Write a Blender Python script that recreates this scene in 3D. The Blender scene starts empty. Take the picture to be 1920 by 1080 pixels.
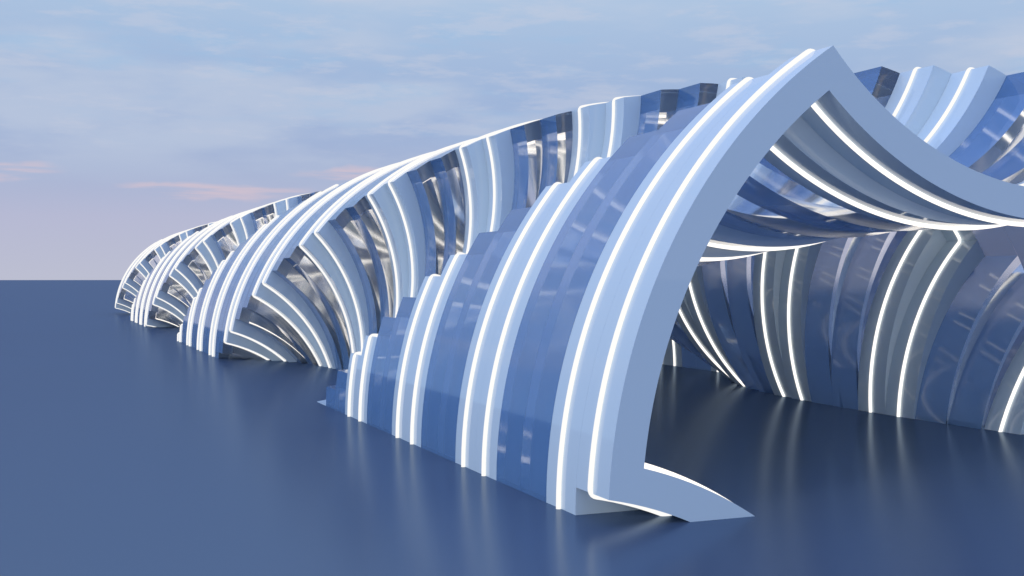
import bpy, bmesh, math
from mathutils import Vector

S = 1.7                                   # eye height in metres
F, XVP, YH = 2183.739, 65.976, 521.912    # focal length, tunnel vanishing point (1920 px wide picture)
XC, RAD = 4.509*S, 2.398*S
A_A, A_B, A_C = math.radians(177.026), math.radians(123.036), math.radians(57.206)
TW = math.radians(3.553)                  # twist per frame
Y0, TH = 4.145*S, 0.304*S
SAG, WALL = 0.594*S, 0.149*S
N_FRAMES = 102
GAP = 0.0015
R_TUBE, H_TUBE = 0.0112*S, 0.0095*S

scene = bpy.context.scene
col = scene.collection

# ------------------------------------------------------------------ profile
def P(r, a): return Vector((r*math.cos(a), r*math.sin(a)))
def rot(v, a):
    c, s = math.cos(a), math.sin(a)
    return Vector((v.x*c - v.y*s, v.x*s + v.y*c))
B, C = P(RAD, A_B), P(RAD, A_C)
M = (B + C)/2
h = (B - C).length/2
RC = (h*h + SAG*SAG)/(2*SAG)
CC = M + M.normalized()*(RC - SAG)        # centre of the concave arc

def profile(off, n_conv=44, n_conc=52):
    """three-pointed profile moved outward by off (negative = inward); returns closed list of points"""
    R, r = RAD + off, RC - off
    d = CC.length
    a = (R*R - r*r + d*d)/(2*d)
    hh = math.sqrt(R*R - a*a)
    e = CC.normalized(); nrm = Vector((-e.y, e.x))
    Q1, Q2 = a*e + hh*nrm, a*e - hh*nrm
    Bp, Cp = (Q1, Q2) if (Q1 - B).length < (Q2 - B).length else (Q2, Q1)
    pts = []
    for s in range(3):
        g = -2*math.pi/3*s
        # convex arc from the A corner to the B corner (clockwise)
        aA = math.atan2(Cp.y, Cp.x) + 2*math.pi/3
        aB = math.atan2(Bp.y, Bp.x)
        for i in range(n_conv):
            pts.append(rot(P(R, aA + (aB - aA)*i/n_conv), g))
        b = math.atan2(Bp.y - CC.y, Bp.x - CC.x); c = math.atan2(Cp.y - CC.y, Cp.x - CC.x)
        dd = (c - b + math.pi) % (2*math.pi) - math.pi
        for i in range(n_conc):
            pts.append(rot(CC + P(r, b + dd*i/n_conc), g))
    return pts

OUT, INN = profile(0), profile(-WALL)

def cut_floor(bm, z):
    g = bm.verts[:] + bm.edges[:] + bm.faces[:]
    r = bmesh.ops.bisect_plane(bm, geom=g, dist=1e-6, plane_co=(0, 0, z), plane_no=(0, 0, 1), clear_inner=True)
    ed = [x for x in r['geom_cut'] if isinstance(x, bmesh.types.BMEdge)]
    ed = [e for e in ed if e.is_boundary]
    if ed: bmesh.ops.holes_fill(bm, edges=ed, sides=0)
    bmesh.ops.recalc_face_normals(bm, faces=bm.faces[:])

def link(name, bm, mat, parent, loc):
    me = bpy.data.meshes.new(name)
    for f in bm.faces: f.smooth = True
    bm.to_mesh(me); bm.free()
    me.set_sharp_from_angle(angle=math.radians(25))
    for m in (mat if isinstance(mat, list) else [mat]): me.materials.append(m)
    o = bpy.data.objects.new(name, me); col.objects.link(o)
    o.parent = parent; o.location = loc
    return o

def ring_bm(ang, th, out=OUT, inn=INN):
    bm = bmesh.new()
    n = len(out); L = []
    for y in (0, th):
        for prof in (out, inn):
            row = []
            for p in prof:
                q = rot(p, ang); row.append(bm.verts.new((q.x, y, q.y)))
            L.append(row)
    of, inf, ob, inb = L
    for i in range(n):
        j = (i + 1) % n
        bm.faces.new((of[i], of[j], ob[j], ob[i]))
        bm.faces.new((inf[j], inf[i], inb[i], inb[j])).material_index = 2
        for f in ((of[j], of[i], inf[i], inf[j]), (ob[i], ob[j], inb[j], inb[i])):
            bm.faces.new(f).material_index = 1
    cut_floor(bm, -0.04)
    return bm

def round_path(pts, rad):
    """replace the sharp corners of a closed polyline by small arcs"""
    n = len(pts); out = []
    for i in range(n):
        p, a, b = pts[i], pts[i-1], pts[(i+1) % n]
        d1, d2 = (p - a).normalized(), (b - p).normalized()
        if d1.dot(d2) < 0.9:
            t1, t2 = p - d1*rad, p + d2*rad
            for k in range(6):
                u = k/5
                out.append(t1*(1-u)**2 + p*2*u*(1-u) + t2*u*u)
        else: out.append(p)
    return out

def tube_bm(path, ang, r, seg=10, cut=-0.03):
    bm = bmesh.new(); n = len(path); rings = []
    for i in range(n):
        a, b, p = path[i-1], path[(i+1) % n], path[i]
        t = (b - a).normalized(); nn = Vector((t.y, -t.x))
        ring = []
        for k in range(seg):
            w = 2*math.pi*k/seg
            q = rot(p + nn*r*math.cos(w), ang)
            ring.append(bm.verts.new((q.x, r*math.sin(w), q.y)))
        rings.append(ring)
    for i in range(n):
        A, Bq = rings[i], rings[(i+1) % n]
        for k in range(seg):
            m = (k+1) % seg
            bm.faces.new((A[k], A[m], Bq[m], Bq[k]))
    cut_floor(bm, cut)
    return bm

# ------------------------------------------------------------------ materials
def mat(name):
    m = bpy.data.materials.new(name); m.use_nodes = True
    nt = m.node_tree; nt.nodes.clear()
    o = nt.nodes.new('ShaderNodeOutputMaterial')
    return m, nt, o
def noise_rough(nt, lo, hi, scale):
    tc = nt.nodes.new('ShaderNodeTexCoord'); n = nt.nodes.new('ShaderNodeTexNoise')
    n.inputs['Scale'].default_value = scale; n.inputs['Detail'].default_value = 4
    nt.links.new(tc.outputs['Object'], n.inputs['Vector'])
    mr = nt.nodes.new('ShaderNodeMapRange'); mr.inputs['To Min'].default_value = lo; mr.inputs['To Max'].default_value = hi
    mr.inputs['From Min'].default_value = 0.3; mr.inputs['From Max'].default_value = 0.7
    nt.links.new(n.outputs['Fac'], mr.inputs['Value'])
    return mr.outputs['Result']

pale, nt, o = mat('pale_enamel')
b = nt.nodes.new('ShaderNodeBsdfPrincipled')
b.inputs['Base Color'].default_value = (0.63, 0.745, 0.83, 1)
b.inputs['IOR'].default_value = 1.42
nt.links.new(noise_rough(nt, 0.005, 0.015, 3), b.inputs['Roughness'])
nt.links.new(b.outputs[0], o.inputs[0])

def tinted(name, body, tint, clear):
    # a thin blue body colour over a clear slab: part scatters, part shows what lies inside the glass
    m, nt, o = mat(name)
    p = nt.nodes.new('ShaderNodeBsdfPrincipled'); q = nt.nodes.new('ShaderNodeBsdfPrincipled'); x = nt.nodes.new('ShaderNodeMixShader')
    r = noise_rough(nt, 0.045, 0.08, 2)
    for n, c in ((p, body), (q, tint)):
        n.inputs['Base Color'].default_value = (*c, 1); n.inputs['IOR'].default_value = 1.55
        nt.links.new(r, n.inputs['Roughness'])
    q.inputs['Transmission Weight'].default_value = 1.0
    x.inputs[0].default_value = clear
    nt.links.new(p.outputs[0], x.inputs[1]); nt.links.new(q.outputs[0], x.inputs[2]); nt.links.new(x.outputs[0], o.inputs[0])
    return m
glass = tinted('blue_tinted_glass', (0.17, 0.37, 0.74), (0.90, 0.94, 1.0), 0.55)
glass_in = tinted('grey_blue_glass', (0.24, 0.44, 0.76), (0.90, 0.94, 1.0), 0.45)

silver, nt, o = mat('brushed_silver_edge')
b = nt.nodes.new('ShaderNodeBsdfPrincipled')
b.inputs['Base Color'].default_value = (1.0, 0.99, 0.98, 1)
b.inputs['Transmission Weight'].default_value = 1.0
b.inputs['IOR'].default_value = 1.7
nt.links.new(noise_rough(nt, 0.04, 0.10, 2), b.inputs['Roughness'])
nt.links.new(b.outputs[0], o.inputs[0])

def lamp(name, c, e_):
    m, nt, o = mat(name)
    e = nt.nodes.new('ShaderNodeEmission'); e.inputs[0].default_value = (*c, 1); e.inputs[1].default_value = e_
    nt.links.new(e.outputs[0], o.inputs[0])
    return m
led = lamp('glowing_tube', (1, 0.985, 0.96), 1.02)
led_in = lamp('warm_glowing_tube', (1, 0.95, 0.88), 1.35)

floor, nt, o = mat('polished_dark_floor')
df = nt.nodes.new('ShaderNodeBsdfDiffuse'); gl = nt.nodes.new('ShaderNodeBsdfGlossy'); mx = nt.nodes.new('ShaderNodeMixShader')
df.inputs[0].default_value = (0.056, 0.084, 0.148, 1); df.inputs[1].default_value = 0.3
gl.inputs[0].default_value = (0.66, 0.82, 1.0, 1)
nt.links.new(noise_rough(nt, 0.20, 0.24, 0.15), gl.inputs['Roughness'])
mx.inputs[0].default_value = 0.20
nt.links.new(df.outputs[0], mx.inputs[1]); nt.links.new(gl.outputs[0], mx.inputs[2]); nt.links.new(mx.outputs[0], o.inputs[0])

# ------------------------------------------------------------------ floor
bm = bmesh.new()
bmesh.ops.create_circle(bm, cap_ends=True, radius=1250, segments=128)
me = bpy.data.meshes.new('floor'); bm.to_mesh(me); bm.free(); me.materials.append(floor)
fl = bpy.data.objects.new('floor', me); col.objects.link(fl); fl['kind'] = 'structure'

# ------------------------------------------------------------------ pavilion
root = bpy.data.objects.new('twisted_pavilion', None); col.objects.link(root)
root.location = (XC, Y0, 0)
root['label'] = 'long twisted tunnel of pale and blue glass frames outlined by glowing white tubes'
root['category'] = 'pavilion'

po = round_path(profile(H_TUBE), 0.055)
pi_ = round_path(profile(-WALL - H_TUBE), 0.05)
for k in range(N_FRAMES):
    ang = TW*k
    L = k % 4 < 2
    name = 'pale_frame' if L else 'glass_frame'
    fr = link(name, ring_bm(ang, TH - GAP), [pale, pale, pale] if L else [glass, silver, glass_in], root, (0, k*TH, 0))
    if L:
        link('outer_light_tube', tube_bm(po, ang, R_TUBE, cut=0.08 if k == 16 else -0.03), led, fr, (0, TH/2, 0))
        link('inner_light_tube', tube_bm(pi_, ang, R_TUBE), led_in, fr, (0, TH/2, 0))

# ------------------------------------------------------------------ sky
w = bpy.data.worlds.new('World'); scene.world = w; w.use_nodes = True
nt = w.node_tree; nt.nodes.clear()
N, K = nt.nodes.new, nt.links.new
out = N('ShaderNodeOutputWorld'); bg = N('ShaderNodeBackground'); K(bg.outputs[0], out.inputs[0])
SUN_EL, SUN_AZ = math.radians(24), math.radians(-110)     # azimuth from +Y towards +X
tc = N('ShaderNodeTexCoord'); sep = N('ShaderNodeSeparateXYZ'); K(tc.outputs['Generated'], sep.inputs[0])
def math_(op, a, b=None, c=None, clamp=False):
    n = N('ShaderNodeMath'); n.operation = op; n.use_clamp = clamp
    for i, v in enumerate((a, b, c)):
        if v is None: continue
        if isinstance(v, (int, float)): n.inputs[i].default_value = v
        else: K(v, n.inputs[i])
    return n.outputs[0]
def mixc(f, a, b_, mode='MIX'):
    n = N('ShaderNodeMix'); n.data_type = 'RGBA'; n.blend_type = mode
    if isinstance(f, (int, float)): n.inputs[0].default_value = f
    else: K(f, n.inputs[0])
    for i, v in ((6, a), (7, b_)):
        if isinstance(v, tuple): n.inputs[i].default_value = (*v, 1)
        else: K(v, n.inputs[i])
    return n.outputs[2]
def noise(vec, scale, detail, rough=0.55):
    n = N('ShaderNodeTexNoise'); n.inputs['Scale'].default_value = scale; n.inputs['Detail'].default_value = detail
    n.inputs['Roughness'].default_value = rough; K(vec, n.inputs['Vector']); return n.outputs['Fac']
def smooth(v, lo, hi, a=0., b_=1.):
    n = N('ShaderNodeMapRange'); n.interpolation_type = 'SMOOTHSTEP'
    for i, x in ((1, lo), (2, hi), (3, a), (4, b_)): n.inputs[i].default_value = x
    K(v, n.inputs[0]); return n.outputs[0]
def stretch(sx, sy, sz, off=(0, 0, 0)):
    n = N('ShaderNodeMapping'); n.inputs['Scale'].default_value = (sx, sy, sz); n.inputs['Location'].default_value = off
    K(tc.outputs['Generated'], n.inputs[0]); return n.outputs[0]
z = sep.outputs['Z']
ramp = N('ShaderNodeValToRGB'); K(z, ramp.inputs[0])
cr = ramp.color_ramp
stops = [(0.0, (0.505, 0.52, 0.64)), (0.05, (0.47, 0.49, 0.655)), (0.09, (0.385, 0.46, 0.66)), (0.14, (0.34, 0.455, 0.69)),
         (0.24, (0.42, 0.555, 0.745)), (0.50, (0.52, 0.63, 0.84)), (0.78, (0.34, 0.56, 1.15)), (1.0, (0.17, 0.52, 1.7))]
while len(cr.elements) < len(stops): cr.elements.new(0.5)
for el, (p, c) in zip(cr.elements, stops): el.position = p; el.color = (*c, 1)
az = math_('ARCTAN2', sep.outputs['X'], sep.outputs['Y'])
left = math_('MULTIPLY', smooth(az, -0.28, -0.06, 1., 0.), smooth(az, -2.6, -1.8))
base = mixc(math_('MULTIPLY', left, smooth(z, 0.02, 0.25, 1., 0.)), ramp.outputs[0], (0.28, 0.44, 0.72))
# soft high cloud
n1 = noise(stretch(2.6, 2.6, 10), 1.6, 6, 0.5)
n2 = noise(stretch(5, 5, 26, (3, 1, 7)), 1.8, 6, 0.6)
c1 = math_('MULTIPLY', smooth(n1, 0.42, 0.60), smooth(z, 0.06, 0.12))
skyc = mixc(math_('MULTIPLY', c1, 0.65), base, (0.525, 0.595, 0.735))
c2 = math_('MULTIPLY', smooth(n2, 0.5, 0.72), smooth(z, 0.10, 0.16))
skyc = mixc(math_('MULTIPLY', c2, 0.5), skyc, (0.33, 0.52, 0.76))
n3 = noise(stretch(7, 7, 34, (9, 2, 3)), 2.0, 7, 0.62)
c3 = math_('MULTIPLY', smooth(n3, 0.50, 0.66), smooth(z, 0.08, 0.13))
skyc = mixc(math_('MULTIPLY', c3, 0.4), skyc, (0.56, 0.60, 0.725))
# small peach patches low over the left of the view
def patch(a0, wa, z0, wz):
    u = math_('POWER', math_('MULTIPLY', math_('SUBTRACT', az, a0), 1/wa), 2.0)
    v = math_('POWER', math_('MULTIPLY', math_('SUBTRACT', zw, z0), 1/wz), 2.0)
    return smooth(math_('ADD', u, v), 0.0, 1.0, 1., 0.)
zw = math_('ADD', z, math_('MULTIPLY', math_('SUBTRACT', noise(stretch(9, 9, 20), 2, 3), 0.5), 0.02))
nz = noise(stretch(5, 5, 70, (1.3, 0.2, 4.4)), 1.6, 5, 0.55)
pk = patch(-0.03, 0.06, 0.086, 0.010)
for a in ((0.14, 0.10, 0.0705, 0.009), (0.105, 0.05, 0.076, 0.007), (0.245, 0.05, 0.088, 0.006)):
    pk = math_('MAXIMUM', pk, patch(*a))
pk = math_('MULTIPLY', pk, smooth(nz, 0.38, 0.58))
skyc = mixc(math_('MULTIPLY', pk, 0.55), skyc, (0.76, 0.57, 0.60))
# physical sky adds its share of blue daylight
ns = N('ShaderNodeTexSky'); ns.sky_type = 'NISHITA'; ns.sun_disc = False
ns.sun_elevation = SUN_EL; ns.sun_rotation = SUN_AZ
scl = mixc(1.0, ns.outputs[0], (0.02, 0.02, 0.02), 'MULTIPLY')
tot = mixc(smooth(z, 0.15, 0.5), skyc, mixc(1.0, skyc, scl, 'ADD'))
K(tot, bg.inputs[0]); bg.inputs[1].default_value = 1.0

sl = bpy.data.lights.new('sun', 'SUN'); sl.energy = 0.7; sl.angle = math.radians(14); sl.color = (1, 0.96, 0.91)
so = bpy.data.objects.new('sun', sl); col.objects.link(so)
d = Vector((math.sin(SUN_AZ)*math.cos(SUN_EL), math.cos(SUN_AZ)*math.cos(SUN_EL), math.sin(SUN_EL)))
so.rotation_euler = d.to_track_quat('Z', 'Y').to_euler()

# ------------------------------------------------------------------ camera
cam = bpy.data.cameras.new('camera'); co = bpy.data.objects.new('camera', cam); col.objects.link(co)
cam.sensor_width = 36; cam.lens = F/1920*36
cam.shift_y = -(540 - YH)/1920
cam.clip_start = 0.05; cam.clip_end = 5000
co.location = (0, 0, S)
co.rotation_euler = (math.pi/2, 0, -math.atan((960 - XVP)/F))
scene.camera = co
scene.view_settings.view_transform = 'Standard'
scene.view_settings.look = 'None'
scene.view_settings.exposure = 0; scene.view_settings.gamma = 1
scene.cycles.max_bounces = 16; scene.cycles.transmission_bounces = 12; scene.cycles.glossy_bounces = 6
